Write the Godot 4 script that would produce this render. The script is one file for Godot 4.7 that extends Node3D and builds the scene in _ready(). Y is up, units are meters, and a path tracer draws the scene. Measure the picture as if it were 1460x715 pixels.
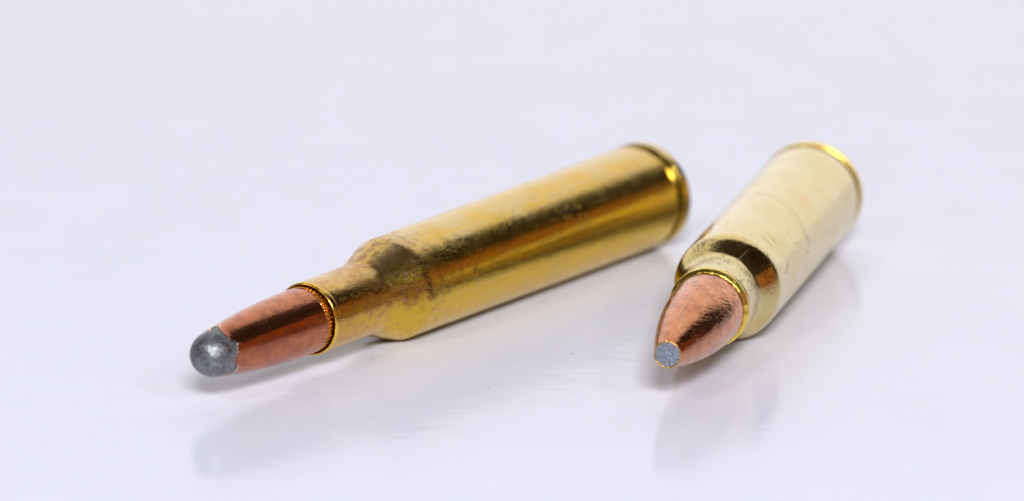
extends Node3D
# Two rifle cartridges on a white painted board. All lengths in millimetres inside the builders, scaled by MM.

const MM := 0.001
const SHIFT := 0.43          # moves the subject close to the origin
const HEAD_R := 5.97

var rng := RandomNumberGenerator.new()
var numbers := {}


# ---------------------------------------------------------------- helpers

func tag(o: Node, label := "", category := "", group := "", kind := "") -> void:
	if label: o.set_meta("label", label)
	if category: o.set_meta("category", category)
	if group: o.set_meta("group", group)
	if kind: o.set_meta("kind", kind)


func noise(s: int, freq: float, octaves := 4, gain := 0.5) -> FastNoiseLite:
	var n := FastNoiseLite.new()
	n.noise_type = FastNoiseLite.TYPE_SIMPLEX_SMOOTH
	n.seed = s
	n.frequency = freq
	n.fractal_type = FastNoiseLite.FRACTAL_FBM
	n.fractal_octaves = octaves
	n.fractal_gain = gain
	return n


func lin(r: float, g: float, b: float) -> Color:
	return Color(r, g, b).linear_to_srgb()


# A profile is a list of Vector2(s, r) along the axis. corner() rounds inner points by cutting corners.
func rounded(pts: PackedVector2Array, times := 3, share := 0.25) -> PackedVector2Array:
	var a := pts
	for t in times:
		var b := PackedVector2Array([a[0]])
		for i in a.size() - 1:
			var p := a[i]
			var q := a[i + 1]
			if i > 0: b.append(p.lerp(q, share))
			if i < a.size() - 2: b.append(p.lerp(q, 1.0 - share))
		b.append(a[a.size() - 1])
		a = b
	return a


func fine(pts: PackedVector2Array, step: float) -> PackedVector2Array:
	var b := PackedVector2Array([pts[0]])
	for i in pts.size() - 1:
		var n := maxi(1, int(ceil(pts[i].distance_to(pts[i + 1]) / step)))
		for k in n:
			b.append(pts[i].lerp(pts[i + 1], (k + 1.0) / n))
	return b


# Sections of a lathe round the x axis; every section is smooth in itself. warp(s, r, phi) -> Vector2(s, r).
func lathe(sections: Array, length: float, around: int, warp = null) -> ArrayMesh:
	var v := PackedVector3Array()
	var nn := PackedVector3Array()
	var uv := PackedVector2Array()
	var idx := PackedInt32Array()
	for sec: PackedVector2Array in sections:
		var first := v.size()
		var rows := sec.size()
		var w := around + 1
		var pos := PackedVector3Array()
		pos.resize(rows * w)
		for i in rows:
			for j in w:
				var u := float(j % around) / around
				var phi := u * TAU + PI / 2.0
				var sr := sec[i]
				if warp != null: sr = warp.call(sr.x, sr.y, phi)
				pos[i * w + j] = Vector3(sr.x, sr.y * cos(phi), sr.y * sin(phi))
		for i in rows:
			for j in w:
				var jm := (j - 1 + around) % around
				var jp := (j + 1) % around
				var im := maxi(i - 1, 0)
				var ip := mini(i + 1, rows - 1)
				var along := pos[ip * w + j] - pos[im * w + j]
				var across := pos[i * w + jp] - pos[i * w + jm]
				var n := across.cross(along)
				if n.length_squared() < 1e-12:
					n = Vector3(1 if i > 0 else -1, 0, 0) if sec[i].y < 0.01 else Vector3(0, pos[i * w + j].y, pos[i * w + j].z)
				n = n.normalized()
				v.append(pos[i * w + j] * MM)
				nn.append(n)
				uv.append(Vector2(float(j) / around, sec[i].x / length))
		for i in rows - 1:
			for j in around:
				var a := first + i * w + j
				idx.append_array([a, a + w, a + 1, a + 1, a + w, a + w + 1])
	var arr := []
	arr.resize(Mesh.ARRAY_MAX)
	arr[Mesh.ARRAY_VERTEX] = v
	arr[Mesh.ARRAY_NORMAL] = nn
	arr[Mesh.ARRAY_TEX_UV] = uv
	arr[Mesh.ARRAY_INDEX] = idx
	var m := ArrayMesh.new()
	m.add_surface_from_arrays(Mesh.PRIMITIVE_TRIANGLES, arr)
	return m


func part(called: String, m: Mesh, mat: Material, parent: Node) -> MeshInstance3D:
	var o := MeshInstance3D.new()
	o.name = called
	o.mesh = m
	o.material_override = mat
	parent.add_child(o, true)
	return o


func plain(c: Color, rough: float, metal := 0.0) -> StandardMaterial3D:
	var m := StandardMaterial3D.new()
	m.albedo_color = c
	m.roughness = rough
	m.metallic = metal
	return m


# A metal skin: paint(s, phi) -> [Color (linear), roughness, height] is asked for every texel; marks are drawn after.
func skin(w: int, h: int, length: float, paint: Callable, relief: float, marks = null) -> StandardMaterial3D:
	var col := PackedByteArray()
	var rou := PackedByteArray()
	var hei := PackedByteArray()
	col.resize(w * h * 3)
	rou.resize(w * h)
	hei.resize(w * h)
	for y in h:
		var s := (y + 0.5) / h * length
		for x in w:
			var phi := (x + 0.5) / w * TAU + PI / 2.0
			var a: Array = paint.call(s, phi)
			var c: Color = a[0]
			c = c.linear_to_srgb()
			var k := y * w + x
			col[k * 3] = int(clampf(c.r, 0, 1) * 255.0)
			col[k * 3 + 1] = int(clampf(c.g, 0, 1) * 255.0)
			col[k * 3 + 2] = int(clampf(c.b, 0, 1) * 255.0)
			rou[k] = int(clampf(a[1], 0, 1) * 255.0)
			hei[k] = int(clampf(a[2], 0, 1) * 255.0)
	var ci := Image.create_from_data(w, h, false, Image.FORMAT_RGB8, col)
	var ri := Image.create_from_data(w, h, false, Image.FORMAT_L8, rou)
	var hi := Image.create_from_data(w, h, false, Image.FORMAT_L8, hei)
	if marks != null: marks.call(ci, ri, hi)
	var m := StandardMaterial3D.new()
	m.metallic = 1.0
	m.roughness = 1.0
	m.albedo_texture = ImageTexture.create_from_image(ci)
	m.roughness_texture = ImageTexture.create_from_image(ri)
	m.heightmap_enabled = true
	m.heightmap_texture = ImageTexture.create_from_image(hi)
	m.heightmap_scale = relief
	return m


# A scratch or stain in texel space: a soft stroke from p towards an angle.
func stroke(im: Image, p: Vector2, angle: float, long: float, wide: float, c: Color, strength: float) -> void:
	var w := im.get_width()
	var h := im.get_height()
	var d := Vector2.from_angle(angle)
	var steps := maxi(1, int(long / 0.6))
	for i in steps:
		var f := (i + 0.5) / steps
		var q := p + d * long * (f - 0.5)
		var r := wide * sqrt(maxf(0.05, 1.0 - pow(2.0 * f - 1.0, 2.0)))
		for yy in range(int(q.y - r), int(q.y + r) + 1):
			for xx in range(int(q.x - r), int(q.x + r) + 1):
				if yy < 0 or yy >= h: continue
				var away := Vector2(xx + 0.5, yy + 0.5).distance_to(q) / maxf(r, 0.7)
				if away >= 1.0: continue
				var x := posmod(xx, w)
				im.set_pixel(x, yy, im.get_pixel(x, yy).lerp(c, strength * (1.0 - away * away)))


# A ragged stain: many small strokes scattered round p, long along the axis.
func smudge(im: Image, p: Vector2, along: float, across: float, count: int, c: Color, strength: float) -> void:
	for i in count:
		var q := p + Vector2(rng.randfn() * across * 0.45, rng.randfn() * along * 0.45)
		stroke(im, q, PI / 2 + rng.randf_range(-0.5, 0.5), rng.randf_range(1.5, 9.0), rng.randf_range(0.8, 2.4), c, strength * rng.randf_range(0.2, 1.0))


func texel(s: float, phi_deg: float, w: int, h: int, length: float) -> Vector2:
	return Vector2(fposmod((deg_to_rad(phi_deg) - PI / 2.0) / TAU, 1.0) * w, s / length * h)


# ---------------------------------------------------------------- the place

func tabletop() -> void:
	var w := 1600
	var h := 1200
	var size := Vector2(0.170, 0.270)
	var a := noise(11, 0.02, 3).get_image(160, h)        # long brush strokes, drawn out along x
	a.resize(w, h, Image.INTERPOLATE_CUBIC)
	var b := noise(12, 0.09, 3).get_image(320, h)
	b.resize(w, h, Image.INTERPOLATE_CUBIC)
	var c := noise(13, 0.006, 3).get_image(w, h)
	var da := a.get_data()
	var db := b.get_data()
	var dc := c.get_data()
	var hei := PackedByteArray()
	var rou := PackedByteArray()
	var col := PackedByteArray()
	hei.resize(w * h)
	rou.resize(w * h)
	col.resize(w * h * 3)
	for i in w * h:
		var t := da[i] * 0.45 + db[i] * 0.35 + dc[i] * 0.2
		hei[i] = int(t)
		rou[i] = int(clampf(38.0 + (dc[i] - 128) * 0.10 + (db[i] - 128) * 0.06, 0, 255))
		var k := 1.0 + (dc[i] - 128) / 128.0 * 0.008 + (da[i] - 128) / 128.0 * 0.003
		col[i * 3] = int(TABLE.r * k * 255.0)
		col[i * 3 + 1] = int(TABLE.g * k * 255.0)
		col[i * 3 + 2] = int(TABLE.b * k * 255.0)
	var ci := Image.create_from_data(w, h, false, Image.FORMAT_RGB8, col)
	var hi := Image.create_from_data(w, h, false, Image.FORMAT_L8, hei)
	# specks of dirt and hairline scratches in the paint
	for i in 70:
		var p := Vector2(rng.randf() * w, rng.randf() * h)
		var g := rng.randf_range(0.45, 0.7)
		stroke(ci, p, rng.randf_range(-0.3, 0.3), rng.randf_range(1, 5), rng.randf_range(0.8, 1.5), Color(g, g, g * 1.04), rng.randf_range(0.10, 0.32))
	for i in 40:
		var p := Vector2(rng.randf() * w, rng.randf() * h)
		stroke(hi, p, rng.randf_range(-0.25, 0.25), rng.randf_range(8, 60), rng.randf_range(0.8, 1.6), Color.BLACK, rng.randf_range(0.1, 0.35))
	var m := StandardMaterial3D.new()
	m.albedo_texture = ImageTexture.create_from_image(ci)
	m.roughness_texture = ImageTexture.create_from_image(Image.create_from_data(w, h, false, Image.FORMAT_L8, rou))
	m.roughness = 1.0
	m.metallic_specular = 0.25
	m.heightmap_enabled = true
	m.heightmap_texture = ImageTexture.create_from_image(hi)
	m.heightmap_scale = 0.0045
	var st := SurfaceTool.new()
	st.begin(Mesh.PRIMITIVE_TRIANGLES)
	var lo := Vector3(-0.75, -0.006, -0.62)
	var hi3 := Vector3(0.40, 0.0, 0.62)
	var quad := func(p: Array, n: Vector3) -> void:
		for k: int in [0, 1, 2, 0, 2, 3]:
			var q: Vector3 = p[k]
			st.set_normal(n)
			var e := q if absf(n.y) > 0.5 else Vector3(q.x + q.z, 0, q.y)
			st.set_uv(Vector2(e.x / size.x + 0.5, (e.z + 0.03) / size.y + 0.5))
			st.add_vertex(q)
	quad.call([Vector3(lo.x, 0, lo.z), Vector3(hi3.x, 0, lo.z), Vector3(hi3.x, 0, hi3.z), Vector3(lo.x, 0, hi3.z)], Vector3.UP)
	quad.call([Vector3(lo.x, lo.y, hi3.z), Vector3(hi3.x, lo.y, hi3.z), Vector3(hi3.x, lo.y, lo.z), Vector3(lo.x, lo.y, lo.z)], Vector3.DOWN)
	quad.call([Vector3(lo.x, 0, hi3.z), Vector3(hi3.x, 0, hi3.z), Vector3(hi3.x, lo.y, hi3.z), Vector3(lo.x, lo.y, hi3.z)], Vector3.BACK)
	quad.call([Vector3(hi3.x, 0, lo.z), Vector3(lo.x, 0, lo.z), Vector3(lo.x, lo.y, lo.z), Vector3(hi3.x, lo.y, lo.z)], Vector3.FORWARD)
	quad.call([Vector3(hi3.x, 0, hi3.z), Vector3(hi3.x, 0, lo.z), Vector3(hi3.x, lo.y, lo.z), Vector3(hi3.x, lo.y, hi3.z)], Vector3.RIGHT)
	quad.call([Vector3(lo.x, 0, lo.z), Vector3(lo.x, 0, hi3.z), Vector3(lo.x, lo.y, hi3.z), Vector3(lo.x, lo.y, lo.z)], Vector3.LEFT)
	var o := part("white_board", st.commit(), m, self)
	tag(o, "white painted board with faint brush strokes under both cartridges", "", "", "structure")


# The brown table under the board, and an unseen low panel added at right for a warm reflection.
func wooden_table() -> void:
	var w := 512
	var h := 512
	var rings := noise(21, 0.004, 3)
	var fibre := noise(22, 0.03, 3)
	var col := PackedByteArray()
	col.resize(w * h * 3)
	for y in h:
		for x in w:
			var t := 0.5 + 0.5 * sin(rings.get_noise_2d(x * 4.0, y * 0.5) * 26.0) * 0.7 + fibre.get_noise_2d(x * 6.0, y * 0.35) * 0.4
			var c := lin(0.36, 0.145, 0.035).lerp(lin(0.56, 0.26, 0.075), clampf(t, 0, 1))
			var k := (y * w + x) * 3
			col[k] = int(c.r * 255.0)
			col[k + 1] = int(c.g * 255.0)
			col[k + 2] = int(c.b * 255.0)
	var m := StandardMaterial3D.new()
	m.albedo_texture = ImageTexture.create_from_image(Image.create_from_data(w, h, false, Image.FORMAT_RGB8, col))
	m.roughness = 0.55
	m.metallic_specular = 0.3
	m.uv1_triplanar = true
	m.uv1_scale = Vector3.ONE * 2.5
	var top := BoxMesh.new()
	top.size = Vector3(1.5, 0.03, 1.3)
	var o := part("table", top, m, self)
	o.position = Vector3(-0.1, -0.022, 0.0)
	tag(o, "brown wooden table under the white board", "", "", "structure")
	var warm_panel := BoxMesh.new()
	warm_panel.size = Vector3(0.025, 0.24, 0.6)
	var r := part("added_side_panel", warm_panel, m, self)
	r.position = Vector3(0.62, 0.113, 0.0)
	tag(r, "unseen brown wooden panel added right of the white board for its reflection", "", "", "structure")


# A softbox: black housing, glowing diffuser and an area light of the same size just in front of it.
func softbox(at: Vector3, toward: Vector3, size: Vector2, radiance: float, color: Color, label: String) -> void:
	var o := Node3D.new()
	o.name = "softbox_lamp"
	add_child(o, true)
	var upward := Vector3.UP if absf((toward - at).normalized().y) < 0.9 else Vector3.FORWARD
	o.look_at_from_position(at, toward, upward)
	tag(o, label, "lamp", "studio lamps round the cartridges")
	var st := SurfaceTool.new()
	st.begin(Mesh.PRIMITIVE_TRIANGLES)
	var box := BoxMesh.new()
	box.size = Vector3(size.x + 0.004, size.y + 0.004, 0.05)
	st.append_from(box, 0, Transform3D(Basis(), Vector3(0, 0, 0.032)))
	part("housing", st.commit(), plain(lin(0.02, 0.02, 0.02), 0.7), o)
	var face := BoxMesh.new()
	face.size = Vector3(size.x, size.y, 0.004)
	var glow := plain(lin(0.8, 0.8, 0.8), 0.8)
	glow.emission_enabled = true
	glow.emission = color
	glow.emission_energy_multiplier = 0.05
	var f := part("lamp_diffuser", face, glow, o)
	f.position.z = 0.004
	var l := AreaLight3D.new()
	l.name = "lamp_light"
	l.area_size = size
	l.light_color = color
	l.light_energy = radiance * size.x * size.y / PI
	l.area_normalize_energy = true
	l.area_range = 5.0
	l.area_attenuation = 2.0
	l.shadow_enabled = true
	o.add_child(l)


# A point round the subject: degrees from the camera's side, degrees up, metres away.
func polar(az: float, el: float, far: float) -> Vector3:
	var e := deg_to_rad(el)
	return Vector3(sin(deg_to_rad(az)) * cos(e), sin(e), cos(deg_to_rad(az)) * cos(e)) * far


# ---------------------------------------------------------------- the cartridges

func cartridge(called: String, head: Vector3, axis: Vector3, label: String) -> Node3D:
	var o := Node3D.new()
	o.name = called
	add_child(o, true)
	var a := axis.normalized()
	var side := a.cross(Vector3.UP).normalized()
	var up := side.cross(a).normalized()
	o.transform = Transform3D(Basis(a, up, side), head * MM + Vector3(0, 0, SHIFT))
	tag(o, label, "rifle cartridge", "rifle cartridges lying on the white board")
	return o


# Head, rim, groove and the start of the body: shared by both cases. Returns sections.
func head_sections(body: PackedVector2Array) -> Array:
	var rim_r := HEAD_R + 0.02
	var face := PackedVector2Array([Vector2(0.12, 2.7), Vector2(0.02, 2.8), Vector2(0.0, 3.0), Vector2(0.0, 5.5)])
	var rim := rounded(PackedVector2Array([Vector2(0.0, 5.5), Vector2(0.0, rim_r - 0.05), Vector2(0.25, rim_r), Vector2(1.18, rim_r), Vector2(1.30, rim_r - 0.03), Vector2(1.34, rim_r - 0.12)]), 3)
	var wall := PackedVector2Array([Vector2(1.34, rim_r - 0.12), Vector2(1.37, 5.30)])
	var groove := rounded(PackedVector2Array([Vector2(1.37, 5.30), Vector2(1.42, 5.22), Vector2(2.45, 5.20), Vector2(2.62, body[0].y - 0.10), Vector2(2.70, body[0].y - 0.02), body[0]]), 2, 0.15)
	return [face, rim, wall, groove, body]


func primer(parent: Node, mat: Material) -> void:
	part("primer", lathe([rounded(PackedVector2Array([Vector2(0.1, 0.001), Vector2(0.1, 2.3), Vector2(0.12, 2.55), Vector2(0.3, 2.68), Vector2(1.0, 2.69)]), 2)], 10.0, 48), mat, parent)


func left_cartridge() -> void:
	var o := cartridge("rifle_cartridge", Vector3(15.169, 5.97, -465.96), Vector3(-0.57798, -0.01018, 0.81599), "long tarnished brass rifle cartridge with rounded grey lead tip")
	var s0 := 48.26
	var n0 := 53.24
	var mouth := 62.05
	var length := 63.0
	var body := rounded(PackedVector2Array([Vector2(2.8, 5.93), Vector2(20, 5.765), Vector2(38, 5.595), Vector2(47.2, 5.50), Vector2(48.5, 5.48), Vector2(49.3, 5.17), Vector2(52.5, 4.05), Vector2(53.2, 3.82), Vector2(54.4, 3.80), Vector2(58.5, 3.795), Vector2(61.15, 3.785), Vector2(61.3, 3.745), Vector2(61.45, 3.79), Vector2(61.85, 3.80)]), 3)
	body = fine(body, 0.5)
	var dents := noise(31, 0.22, 2)
	var small := noise(32, 0.6, 2)
	var warp := func(s: float, r: float, phi: float) -> Vector2:
		if s < 3.2: return Vector2(s, r)
		var p := Vector3(s, 5.0 * cos(phi), 5.0 * sin(phi))
		var on := smoothstep(44.0, 48.5, s) * (1.0 - smoothstep(54.0, 58.0, s))
		var d := dents.get_noise_3dv(p) * (0.010 + 0.018 * on) + small.get_noise_3dv(p) * (0.003 + 0.014 * on)
		# a faint ring pressed in just behind the shoulder
		d -= 0.035 * exp(-pow((s - 42.9 + 0.5 * sin(phi * 2.0)) / 0.2, 2.0))
		return Vector2(s, r + d)
	var big := noise(1, 0.16, 4)
	var mid := noise(2, 0.7, 4, 0.6)
	var grit := noise(3, 3.2, 3, 0.6)
	var streak := noise(4, 1.0, 3)
	var clean := Color(0.66, 0.43, 0.075)
	var yellow := Color(0.71, 0.465, 0.04)
	var brown := Color(0.33, 0.16, 0.04)
	var pink := Color(0.62, 0.33, 0.17)
	var pale := Color(0.66, 0.51, 0.24)
	var w := 720
	var h := 900
	var paint := func(s: float, phi: float) -> Array:
		var p := Vector3(s, 5.5 * cos(phi), 5.5 * sin(phi))
		var b := big.get_noise_3dv(p)
		var m := mid.get_noise_3dv(p)
		var g := grit.get_noise_3dv(p)
		var t := streak.get_noise_3d(s * 0.10, p.y * 1.6, p.z * 1.6)
		var on := smoothstep(43.0, 49.5, s) * (1.0 - smoothstep(55.0, 60.0, s))
		var deg := rad_to_deg(wrapf(phi, -PI, PI))
		var top_haze := smoothstep(-70.0, -25.0, deg) * smoothstep(95.0, 50.0, deg)    # paler reflection on top and yellower underside, put into the colour
		on *= 0.25 + 0.75 * smoothstep(-112.0, -88.0, deg) * smoothstep(120.0, 90.0, deg)
		var c := clean.lerp(yellow, clampf(0.75 - 0.65 * top_haze + b * 1.3 + t * 0.6, 0, 1))
		c = c.lerp(Color(0.62, 0.47, 0.22), top_haze * clampf(0.45 + b + t * 0.7, 0, 0.85))
		c = c.lerp(pale, clampf(t * 0.9 + m * 0.5 - 0.12, 0, 0.2 + 0.2 * top_haze))
		c = c.lerp(brown, clampf((m * 1.5 + g * 0.6 - 0.28 + on * 0.62) * (0.35 + 0.75 * on), 0, 0.8))
		c = c.lerp(pink, clampf((mid.get_noise_3dv(p + Vector3(40, 0, 0)) - 0.2) * 1.8 * (0.12 + on + 0.3 * smoothstep(54.0, 60.0, s)), 0, 0.6))
		c = c.lerp(Color(0.56, 0.30, 0.10), smoothstep(52.0, 55.0, s) * clampf(0.5 + m * 0.9, 0, 0.8))
		c = c * (1.0 + g * 0.08)
		var r := 0.215 + m * 0.09 + g * 0.06 + t * 0.04 + on * 0.12
		return [c, r, 0.5 + g * 0.25 + m * 0.25 + t * 0.2]
	var marks := func(ci: Image, ri: Image, hi: Image) -> void:
		var black := lin(0.075, 0.04, 0.014)
		for q: Array in [[22.1, -54.0, 30.0, 11.0, 150, 0.8], [24.4, -56.0, 20.0, 8.0, 20, 0.4], [42.7, -49.0, 12.0, 10.0, 40, 0.6], [41.0, -45.0, 22.0, 10.0, 40, 0.45], [38.0, -43.0, 30.0, 12.0, 30, 0.25], [44.8, -52.0, 10.0, 8.0, 20, 0.5], [33.0, -45.0, 50.0, 12.0, 40, 0.3], [40.5, -78.0, 8.0, 6.0, 12, 0.4], [48.4, -80.0, 10.0, 30.0, 40, 0.3], [48.2, -60.0, 12.0, 40.0, 60, 0.25], [51.0, -62.0, 30.0, 40.0, 70, 0.18], [54.5, -62.0, 26.0, 14.0, 40, 0.4], [58.0, -55.0, 40.0, 12.0, 40, 0.3]]:
			smudge(ci, texel(q[0], q[1], w, h, length), q[2], q[3], q[4], black, q[5])
			smudge(ri, texel(q[0], q[1], w, h, length), q[2], q[3], q[4], Color(0.55, 0.55, 0.55), q[5])
		# pale scuffs and pink copper spots on the shoulder
		for i in 36:
			var p := texel(rng.randf_range(48.0, 53.0), rng.randf_range(-85, -35), w, h, length)
			stroke(ci, p, rng.randf() * TAU, rng.randf_range(3, 14), rng.randf_range(0.7, 1.6), lin(0.62, 0.56, 0.42), rng.randf_range(0.2, 0.6))
		for q: Array in [[48.6, -50.0, 3.5], [49.9, -76.0, 4.5], [50.5, -55.0, 2.5], [52.6, -60.0, 2.5]]:
			stroke(ci, texel(q[0], q[1], w, h, length), 0.4, 5.0, q[2], lin(0.75, 0.36, 0.25), 0.6)
		for i in 260:     # dark pinpricks
			var p := texel(rng.randf_range(4.0, 61.0), rng.randf_range(-180, 180), w, h, length)
			stroke(ci, p, PI / 2, rng.randf_range(0.8, 5), rng.randf_range(0.7, 1.3), black, rng.randf_range(0.12, 0.4))
		for i in 220:     # hairlines
			var p := texel(rng.randf_range(4.0, 61.0), rng.randf_range(-180, 180), w, h, length)
			stroke(hi, p, rng.randf() * TAU, rng.randf_range(8, 70), 0.8, Color.BLACK, rng.randf_range(0.2, 0.6))
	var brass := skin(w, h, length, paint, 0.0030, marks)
	var bright := plain(lin(0.86, 0.60, 0.10), 0.2, 1.0)
	var all := head_sections(body)
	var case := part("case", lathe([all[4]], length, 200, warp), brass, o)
	tag(case, "tarnished brass case with brown stained shoulder")
	part("rim", lathe([all[0], all[1]], length, 160), brass, case)
	part("extractor_groove", lathe([all[2], all[3]], length, 160), plain(lin(0.46, 0.32, 0.05), 0.2, 1.0), case)  # darker brass stands in for the dim reflection inside the groove
	primer(case, bright)
	var lip := rounded(PackedVector2Array([Vector2(61.85, 3.80), Vector2(62.0, 3.80), Vector2(mouth + 0.08, 3.76), Vector2(mouth + 0.1, 3.62), Vector2(mouth - 0.1, 3.50), Vector2(59.0, 3.48)]), 3)
	part("mouth_lip", lathe([fine(lip, 0.3)], length, 160), bright, case)

	# the bullet: copper jacket, knurled ring at the case mouth, lead nose
	var s_start := mouth + 1.15
	var tip := 79.52
	var nose_l := 2.566
	var nose_r := 2.295
	var ogive := func(s: float) -> float:
		if s > tip - nose_l:
			var q := clampf((s - (tip - nose_l)) / nose_l, 0, 1)
			return nose_r * sqrt(maxf(0.0, 1.0 - q * q))
		var u := clampf((s - s_start) / (tip - nose_l - s_start), 0, 1)
		return nose_r + (3.443 - nose_r) * (1.0 - pow(u, 2.06))
	var edge_s := 76.15
	var jl := tip
	var jp := PackedVector2Array([Vector2(59.0, 3.2), Vector2(mouth + 0.92, 3.2), Vector2(mouth + 0.96, 3.36), Vector2(mouth + 1.05, 3.42)])
	for i in 40:
		var s := lerpf(s_start, edge_s, i / 39.0)
		jp.append(Vector2(s, ogive.call(s)))
	var jag := noise(41, 0.9, 3)
	var facets := [[-200.0, 0.0], [-141.0, -0.25], [-120.0, -0.1], [-102.0, 0.45], [-88.0, 0.1], [-74.0, -0.05], [-62.0, -0.25], [-47.0, 0.3], [-25.0, 0.5], [-8.0, 0.25], [9.0, -0.4], [30.0, 0.2], [70.0, -0.2], [110.0, 0.3], [160.0, 0.0]]
	var edge := func(phi: float) -> float:
		var d := fposmod(rad_to_deg(phi) + 200.0, 360.0) - 200.0
		var e := 0.0
		for i in facets.size() - 1:
			if d >= facets[i][0] and d <= facets[i + 1][0]:
				e = lerpf(facets[i][1], facets[i + 1][1], (d - facets[i][0]) / (facets[i + 1][0] - facets[i][0]))
		return edge_s + e + 0.12 * jag.get_noise_2d(cos(phi) * 4.0, sin(phi) * 4.0)
	var warp_j := func(s: float, r: float, phi: float) -> Vector2:
		if s < 72.0: return Vector2(s, r)
		var k := (s - 72.0) / (edge_s - 72.0)
		var e: float = edge.call(phi)
		var sn: float = 72.0 + k * (e - 72.0)
		var base: float = ogive.call(s)
		var lift := 0.0
		if r > base - 0.01: lift = 0.05 * smoothstep(0.93, 1.0, k)
		return Vector2(sn, ogive.call(sn) + (r - base) + lift)
	var end := PackedVector2Array([jp[jp.size() - 1], Vector2(edge_s, jp[jp.size() - 1].y - 0.18)])
	var copper := Color(0.56, 0.205, 0.095)
	var jm := noise(51, 0.5, 4, 0.6)
	var jg := noise(52, 3.5, 3, 0.6)
	var paint_j := func(s: float, phi: float) -> Array:
		var p := Vector3(s, 3.2 * cos(phi), 3.2 * sin(phi))
		var m := jm.get_noise_3dv(p)
		var g := jg.get_noise_3dv(p)
		var t := streak.get_noise_3d(s * 0.12 + 30.0, p.y * 2.2, p.z * 2.2)
		var c := copper.lerp(Color(0.42, 0.15, 0.08), clampf(0.3 + m * 1.2 + t * 0.5, 0, 0.8))
		c = c.lerp(Color(0.30, 0.10, 0.05), clampf(0.16 + t * 0.2 + m * 0.9, 0, 0.5)) * (1.0 + g * 0.32 + m * 0.2)
		var rim: float = smoothstep(0.16, 0.02, float(edge.call(phi)) - s) if s > 74.0 else 0.0
		c = c.lerp(Color(0.72, 0.62, 0.5), rim * 0.8)
		return [c, 0.225 + m * 0.08 + g * 0.07, 0.5 + g * 0.34 + t * 0.25]
	var wj := 440
	var hj := 1000
	var marks_j := func(ci: Image, _ri: Image, hi: Image) -> void:
		for i in 120:
			var p := texel(rng.randf_range(63.0, 76.0), rng.randf_range(-180, 180), wj, hj, jl)
			stroke(ci, p, rng.randf() * TAU, rng.randf_range(1, 4), rng.randf_range(0.7, 1.1), lin(0.8, 0.5, 0.36), rng.randf_range(0.1, 0.5))
		for i in 90:
			var p := texel(rng.randf_range(63.0, 76.0), rng.randf_range(-180, 180), wj, hj, jl)
			stroke(hi, p, rng.randf() * TAU, rng.randf_range(4, 30), 0.8, Color.BLACK, rng.randf_range(0.2, 0.6))
	var jacket := part("bullet_jacket", lathe([jp, end], jl, 180, warp_j), skin(wj, hj, jl, paint_j, 0.0022, marks_j), o)
	tag(jacket, "brown copper jacket with a jagged front edge")
	# knurled ring: a toothed band sunk between jacket and case mouth
	var teeth := 52
	var knurl := func(s: float, r: float, phi: float) -> Vector2:
		var k := 0.5 + 0.5 * cos(phi * teeth + 0.6 * sin(phi * 7.0))
		var live := smoothstep(mouth - 0.3, mouth - 0.15, s) * (1.0 - smoothstep(mouth + 0.82, mouth + 0.92, s))
		return Vector2(s, r + (k - 0.5) * (0.17 + 0.12 * jag.get_noise_2d(phi * 4.0, 3.0)) * live)
	var kp := fine(PackedVector2Array([Vector2(mouth - 0.6, 3.3), Vector2(mouth - 0.2, 3.37), Vector2(mouth + 0.86, 3.36), Vector2(mouth + 0.98, 3.30)]), 0.12)
	var knurled := part("knurled_ring", lathe([kp], jl, 744, knurl), plain(lin(0.66, 0.33, 0.09), 0.22, 1.0), jacket)
	tag(knurled, "finely toothed ring between copper jacket and case mouth")

	var lead_n := noise(61, 0.55, 4, 0.55)
	var lead_g := noise(62, 3.0, 4, 0.65)
	var lp := PackedVector2Array()
	for i in 12:
		var s := lerpf(73.5, tip - nose_l, i / 12.0)
		lp.append(Vector2(s, float(ogive.call(s)) - 0.10 * (1.0 - smoothstep(75.6, 76.6, s))))
	for i in 25:
		var a := i / 24.0 * PI / 2.0
		lp.append(Vector2(tip - nose_l + nose_l * sin(a), maxf(0.002, nose_r * cos(a))))
	var warp_l := func(s: float, r: float, phi: float) -> Vector2:
		var p := Vector3(s, r * cos(phi), r * sin(phi))
		var d := 0.055 * lead_n.get_noise_3dv(p) + 0.03 * lead_n.get_noise_3dv(p * 2.7)
		var k := clampf((s - (tip - nose_l)) / nose_l, 0, 1)
		return Vector2(s + d * k - 0.22 * smoothstep(0.82, 1.0, k), maxf(0.002, r + d * (1.0 - k) * minf(1.0, r)))
	var paint_l := func(s: float, phi: float) -> Array:
		var k := clampf((s - (tip - nose_l)) / nose_l, 0, 1)
		var rr := nose_r * sqrt(maxf(0.0, 1.0 - k * k))
		var p := Vector3(s, rr * cos(phi), rr * sin(phi))
		var m := lead_n.get_noise_3dv(p * 1.6)
		var g := lead_g.get_noise_3dv(p)
		var v := clampf(0.22 + m * 0.09 + g * 0.22, 0.05, 0.7)
		return [Color(v * 0.97, v, v * 1.05), 0.46 + m * 0.12 + g * 0.16, 0.5 + g * 0.5 + m * 0.2]
	var lead := skin(300, 1400, tip, paint_l, 0.006)
	lead.metallic = 0.85
	var nose := part("lead_tip", lathe([lp], tip, 120, warp_l), lead, o)
	tag(nose, "rounded dull grey lead tip with small dents")


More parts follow.
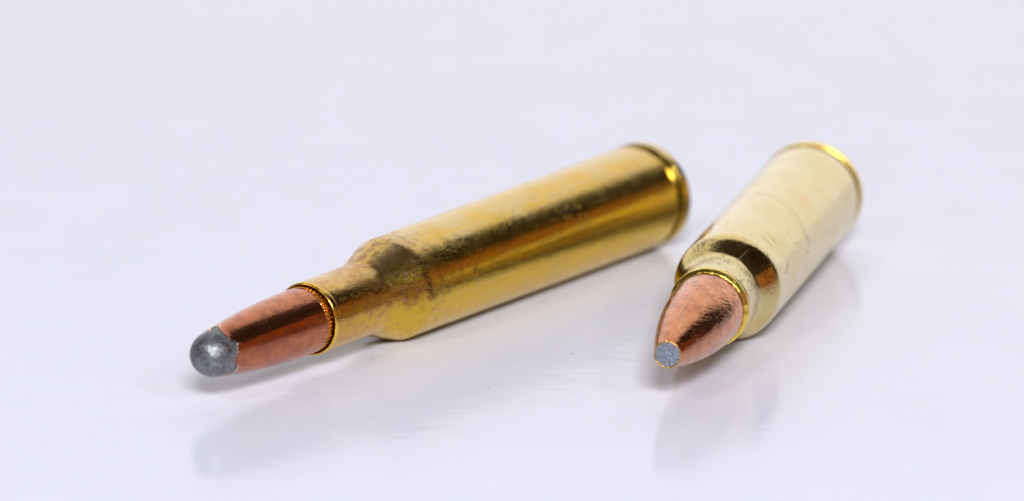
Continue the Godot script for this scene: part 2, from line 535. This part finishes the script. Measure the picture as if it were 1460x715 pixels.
func right_cartridge() -> void:
	var o := cartridge("rifle_cartridge", Vector3(33.714, 5.97, -466.446), Vector3(-0.27433, -0.00723, 0.96161), "shorter pale brass rifle cartridge with flat cut lead point")
	var mouth := 50.37
	var length := 51.0
	var body := rounded(PackedVector2Array([Vector2(2.8, 5.945), Vector2(20, 5.83), Vector2(34, 5.73), Vector2(40.2, 5.685), Vector2(41.6, 5.66), Vector2(42.4, 5.5), Vector2(43.6, 4.85), Vector2(44.7, 4.22), Vector2(45.8, 4.18), Vector2(48.0, 4.18), Vector2(49.1, 4.175), Vector2(49.3, 4.12), Vector2(49.5, 4.17)]), 3)
	body = fine(body, 0.4)
	var dents := noise(131, 0.2, 2)
	var warp := func(s: float, r: float, phi: float) -> Vector2:
		if s < 3.2: return Vector2(s, r)
		var p := Vector3(s, 5.0 * cos(phi), 5.0 * sin(phi))
		var d := dents.get_noise_3dv(p) * 0.012
		var deg := rad_to_deg(wrapf(phi, -PI, PI))
		# an oblique ring pressed into the body, strongest on the side in view
		var ring := 24.6 - 0.05 * deg
		d += (0.05 * exp(-pow((s - ring - 0.3) / 0.2, 2.0)) - 0.07 * exp(-pow((s - ring + 0.1) / 0.2, 2.0))) * (0.35 + 0.65 * smoothstep(60.0, 20.0, absf(deg + 25.0)))
		return Vector2(s, r + d)
	var big := noise(101, 0.14, 3)
	var mid := noise(102, 0.6, 4, 0.6)
	var grit := noise(103, 3.0, 3, 0.6)
	var streak := noise(104, 1.0, 3)
	var clean := Color(0.70, 0.59, 0.315)
	var gold := Color(0.67, 0.51, 0.20)
	var grey := Color(0.46, 0.38, 0.22)
	var w := 720
	var h := 900
	var paint := func(s: float, phi: float) -> Array:
		var p := Vector3(s, 5.5 * cos(phi), 5.5 * sin(phi))
		var b := big.get_noise_3dv(p)
		var m := mid.get_noise_3dv(p)
		var g := grit.get_noise_3dv(p)
		var t := streak.get_noise_3d(s * 0.12, p.y * 1.4, p.z * 1.4)
		var neck := smoothstep(43.5, 45.5, s)
		var sh := smoothstep(40.6, 42.0, s) * (1.0 - neck)
		var c := clean.lerp(gold, clampf(0.40 + b * 0.8 + t * 0.08 + sh * 0.6, 0, 1))
		c = c.lerp(grey, clampf((m * 1.6 + g * 0.4 - 0.42) * (0.25 + 0.6 * neck + 0.6 * sh), 0, 0.5))
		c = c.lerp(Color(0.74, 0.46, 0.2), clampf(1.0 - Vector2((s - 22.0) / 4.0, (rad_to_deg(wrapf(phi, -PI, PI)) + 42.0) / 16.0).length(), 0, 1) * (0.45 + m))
		var ring := s - (24.6 - 0.05 * rad_to_deg(wrapf(phi, -PI, PI))) - m * 0.3
		c = c * (1.0 - 0.30 * exp(-pow((ring + 0.12) / 0.16, 2.0)) * clampf(0.7 + m * 1.5, 0, 1))
		c = c * (1.0 + g * 0.05)
		return [c, 0.18 + m * 0.07 + g * 0.05 - sh * 0.02, 0.5 + g * 0.3 + t * 0.25]
	var marks := func(ci: Image, ri: Image, hi: Image) -> void:
		var dark := lin(0.16, 0.12, 0.07)
		for i in 22:      # stained smears on neck and shoulder
			var p := texel(rng.randf_range(41.5, 49.0), rng.randf_range(-110, 50), w, h, length)
			smudge(ci, p, rng.randf_range(8, 20), rng.randf_range(10, 40), 26, dark, rng.randf_range(0.15, 0.4))
		smudge(ci, texel(43.0, -38.0, w, h, length), 26.0, 40.0, 130, lin(0.06, 0.05, 0.03), 0.35)
		smudge(ci, texel(42.8, 30.0, w, h, length), 26.0, 40.0, 100, dark, 0.4)
		for i in 420:
			var p := texel(rng.randf_range(4.0, 49.4), rng.randf_range(-180, 180), w, h, length)
			stroke(ci, p, PI / 2 + rng.randf_range(-0.5, 0.5), rng.randf_range(0.8, 4), rng.randf_range(0.7, 1.1), dark, rng.randf_range(0.05, 0.28))
		for i in 240:
			var p := texel(rng.randf_range(4.0, 49.4), rng.randf_range(-180, 180), w, h, length)
			stroke(hi, p, rng.randf() * TAU, rng.randf_range(6, 60), 0.8, Color.BLACK, rng.randf_range(0.2, 0.6))
		for i in 60:
			var p := texel(rng.randf_range(4.0, 49.4), rng.randf_range(-180, 180), w, h, length)
			stroke(ri, p, rng.randf() * TAU, rng.randf_range(10, 50), rng.randf_range(2, 6), Color(0.4, 0.4, 0.4), 0.35)
	var brass := skin(w, h, length, paint, 0.0020, marks)
	var bright := plain(lin(0.88, 0.64, 0.12), 0.28, 1.0)
	var all := head_sections(body)
	var case := part("case", lathe([all[4]], length, 200, warp), brass, o)
	tag(case, "pale polished brass case with a ring mark round the body")
	part("rim", lathe([all[0], all[1]], length, 160), bright, case)
	part("extractor_groove", lathe([all[2], all[3]], length, 160), plain(lin(0.46, 0.32, 0.05), 0.2, 1.0), case)  # dim reflection of the recess put into a darker brass colour
	primer(case, bright)
	var wob := noise(141, 0.8, 2)
	var warp_lip := func(s: float, r: float, phi: float) -> Vector2:
		return Vector2(s + (0.10 * wob.get_noise_2d(cos(phi) * 4, sin(phi) * 4) if s > 49.9 else 0.0), r + (0.035 * wob.get_noise_2d(cos(phi) * 7 + 20.0, sin(phi) * 7) if s > 50.08 else 0.0))
	var lip := rounded(PackedVector2Array([Vector2(49.5, 4.17), Vector2(49.75, 4.2), Vector2(49.98, 4.18), Vector2(50.06, 4.10), Vector2(50.36, 3.86), Vector2(50.25, 3.78), Vector2(49.6, 3.74)]), 2)
	part("mouth_lip", lathe([fine(lip, 0.25)], length, 160, warp_lip), bright, case)

	var tip := 67.32
	var rt := 1.372
	var s_start := mouth + 0.3
	var jp := PackedVector2Array([Vector2(mouth - 4.0, 3.79), Vector2(mouth - 0.6, 3.79)])
	for i in 48:
		var u := i / 47.0
		jp.append(Vector2(lerpf(s_start, tip, u), rt + (3.84 - rt) * (1.0 - pow(u, 1.82))))
	var jn := noise(151, 0.5, 4, 0.6)
	var jg := noise(152, 3.2, 3, 0.6)
	var cut := noise(153, 1.1, 3)
	var warp_j := func(s: float, r: float, phi: float) -> Vector2:
		var p := Vector3(s, r * cos(phi), r * sin(phi))
		var e := smoothstep(65.5, 67.3, s)
		return Vector2(s + e * 0.06 * cut.get_noise_2d(cos(phi) * 2.0, sin(phi) * 2.0), r + jn.get_noise_3dv(p) * 0.018)
	var copper := Color(0.60, 0.235, 0.10)
	var wj := 440
	var hj := 1000
	var paint_j := func(s: float, phi: float) -> Array:
		var p := Vector3(s, 3.2 * cos(phi), 3.2 * sin(phi))
		var m := jn.get_noise_3dv(p)
		var g := jg.get_noise_3dv(p)
		var t := streak.get_noise_3d(s * 0.2 + 9.0, p.y * 2.0, p.z * 2.0)
		var c := copper.lerp(Color(0.36, 0.12, 0.05), clampf(0.12 + m * 1.5 + t * 0.7, 0, 0.75))
		c = c.lerp(Color(0.70, 0.37, 0.215), clampf(t * 0.9 - m * 0.3, 0, 0.6)) * (1.0 + g * 0.09)
		return [c, 0.16 + m * 0.06 + g * 0.05, 0.5 + g * 0.10 + m * 0.14]
	var marks_j := func(ci: Image, ri: Image, hi: Image) -> void:
		var dark := lin(0.20, 0.07, 0.035)
		for i in 230:     # short nicks, most of them slanting the same way
			var p := texel(rng.randf_range(50.5, 66.8), rng.randf_range(-180, 180), wj, hj, tip)
			var a := 0.9 + rng.randf_range(-0.35, 0.35) if rng.randf() < 0.8 else rng.randf() * TAU
			var long := rng.randf_range(2, 10)
			var k := rng.randf_range(0.3, 0.95)
			stroke(hi, p, a, long, rng.randf_range(0.8, 1.4), Color.BLACK, k)
			stroke(ci, p, a, long, rng.randf_range(0.7, 1.1), dark, k * 0.8)
		for i in 700:     # fine scratches across the slope
			var p := texel(rng.randf_range(50.5, 66.8), rng.randf_range(-180, 180), wj, hj, tip)
			stroke(hi, p, 0.9 + rng.randf_range(-0.5, 0.5), rng.randf_range(6, 36), 0.8, Color.BLACK if rng.randf() < 0.6 else Color.WHITE, rng.randf_range(0.15, 0.5))
		for i in 120:
			var p := texel(rng.randf_range(50.5, 66.8), rng.randf_range(-180, 180), wj, hj, tip)
			stroke(ci, p, 0.9 + rng.randf_range(-0.4, 0.4), rng.randf_range(6, 26), 0.8, lin(0.85, 0.6, 0.45), rng.randf_range(0.1, 0.35))
			stroke(ri, p, 0.9, rng.randf_range(6, 26), 1.5, Color(0.45, 0.45, 0.45), 0.3)
	var jacket := part("bullet_jacket", lathe([jp], tip, 180, warp_j), skin(wj, hj, tip, paint_j, 0.004, marks_j), o)
	tag(jacket, "bright nicked copper jacket tapering to a flat point")
	var rim_warp := func(s: float, r: float, phi: float) -> Vector2:
		return Vector2(s + 0.06 * cut.get_noise_2d(cos(phi) * 2.0, sin(phi) * 2.0), r + 0.006 * cut.get_noise_2d(cos(phi) * 3.0 + 7.0, sin(phi) * 3.0))
	var jl := rounded(PackedVector2Array([Vector2(tip - 0.12, 1.42), Vector2(tip + 0.04, 1.40), Vector2(tip + 0.07, 1.26), Vector2(tip - 0.12, 1.2)]), 3)
	part("jacket_edge", lathe([jl], tip, 120, rim_warp), plain(lin(0.62, 0.34, 0.10), 0.35, 1.0), jacket)
	var ln := noise(161, 1.6, 4, 0.6)
	var lp := PackedVector2Array()
	for i in 21:
		lp.append(Vector2(tip - 0.02, 1.28 * (1.0 - i / 20.0) + 0.002))
	var warp_l := func(s: float, r: float, phi: float) -> Vector2:
		return Vector2(s + 0.05 * ln.get_noise_2d(r * cos(phi) * 2.0, r * sin(phi) * 2.0), r)
	var lm := plain(lin(0.44, 0.47, 0.53), 0.42, 0.85)
	var grain := noise(162, 0.05, 4, 0.65).get_seamless_image(256, 256)
	lm.uv1_triplanar = true
	lm.uv1_scale = Vector3.ONE * 200.0
	var tone := Image.create_empty(256, 256, false, Image.FORMAT_RGB8)
	for y in 256:
		for x in 256:
			var v := 0.5 + (grain.get_pixel(x, y).r - 0.5) * 1.1
			tone.set_pixel(x, y, lin(0.16, 0.18, 0.215).lerp(lin(0.44, 0.475, 0.54), clampf(v, 0, 1)))
	lm.albedo_color = Color.WHITE
	lm.albedo_texture = ImageTexture.create_from_image(tone)
	lm.heightmap_enabled = true
	lm.heightmap_texture = ImageTexture.create_from_image(grain)
	lm.heightmap_scale = 0.004
	var face := part("lead_point", lathe([lp], tip, 90, warp_l), lm, o)
	tag(face, "flat bluish grey lead face ringed by copper")


const TABLE := Color(0.886, 0.892, 0.942)


func _ready() -> void:
	rng.seed = 7
	# camera
	var cam := Camera3D.new()
	cam.name = "camera"
	add_child(cam)
	cam.position = Vector3(0, 0.120276, SHIFT)
	cam.rotation_degrees = Vector3(-14.546, 0, 0)
	cam.near = 0.02
	cam.far = 20.0
	var lens := CameraAttributesPhysical.new()
	lens.frustum_focal_length = 12.0 / (357.5 / 6078.7)
	lens.frustum_focus_distance = 0.430
	lens.frustum_near = 0.02
	lens.frustum_far = 20.0
	lens.exposure_aperture = 28.0
	cam.attributes = lens
	cam.fov = rad_to_deg(2.0 * atan(357.5 / 6078.7))
	cam.current = true
	# the dim room round the set, and the exposure
	var env := Environment.new()
	env.background_mode = Environment.BG_COLOR
	env.background_color = lin(0.05, 0.035, 0.022)
	env.tonemap_mode = Environment.TONE_MAPPER_LINEAR
	env.tonemap_exposure = 0.785
	env.sdfgi_enabled = true
	env.ssao_enabled = true
	env.ssil_enabled = true
	var we := WorldEnvironment.new()
	we.name = "environment"
	we.environment = env
	add_child(we)
	# lamps: a large one behind the cartridges a strong one in front and two small ones beside it
	var white := Color(0.98, 0.98, 1.0)
	softbox(Vector3(-0.01, 0.42, -0.46), Vector3(-0.01, 0.42, 0), Vector2(0.98, 0.835), 0.39, white, "large upright softbox standing behind both cartridges")
	softbox(polar(4, 33, 1.4), Vector3.ZERO, Vector2(0.39, 0.27), 88.0, white, "front softbox hanging straight above the camera")
	softbox(polar(-36, 41, 1.0), Vector3.ZERO, Vector2(0.12, 0.11), 32.0, white, "small front softbox standing left of the camera")
	softbox(polar(38, 33, 1.0), Vector3.ZERO, Vector2(0.12, 0.11), 32.0, white, "small front softbox standing right of the camera")

	tabletop()
	wooden_table()

	left_cartridge()
	right_cartridge()
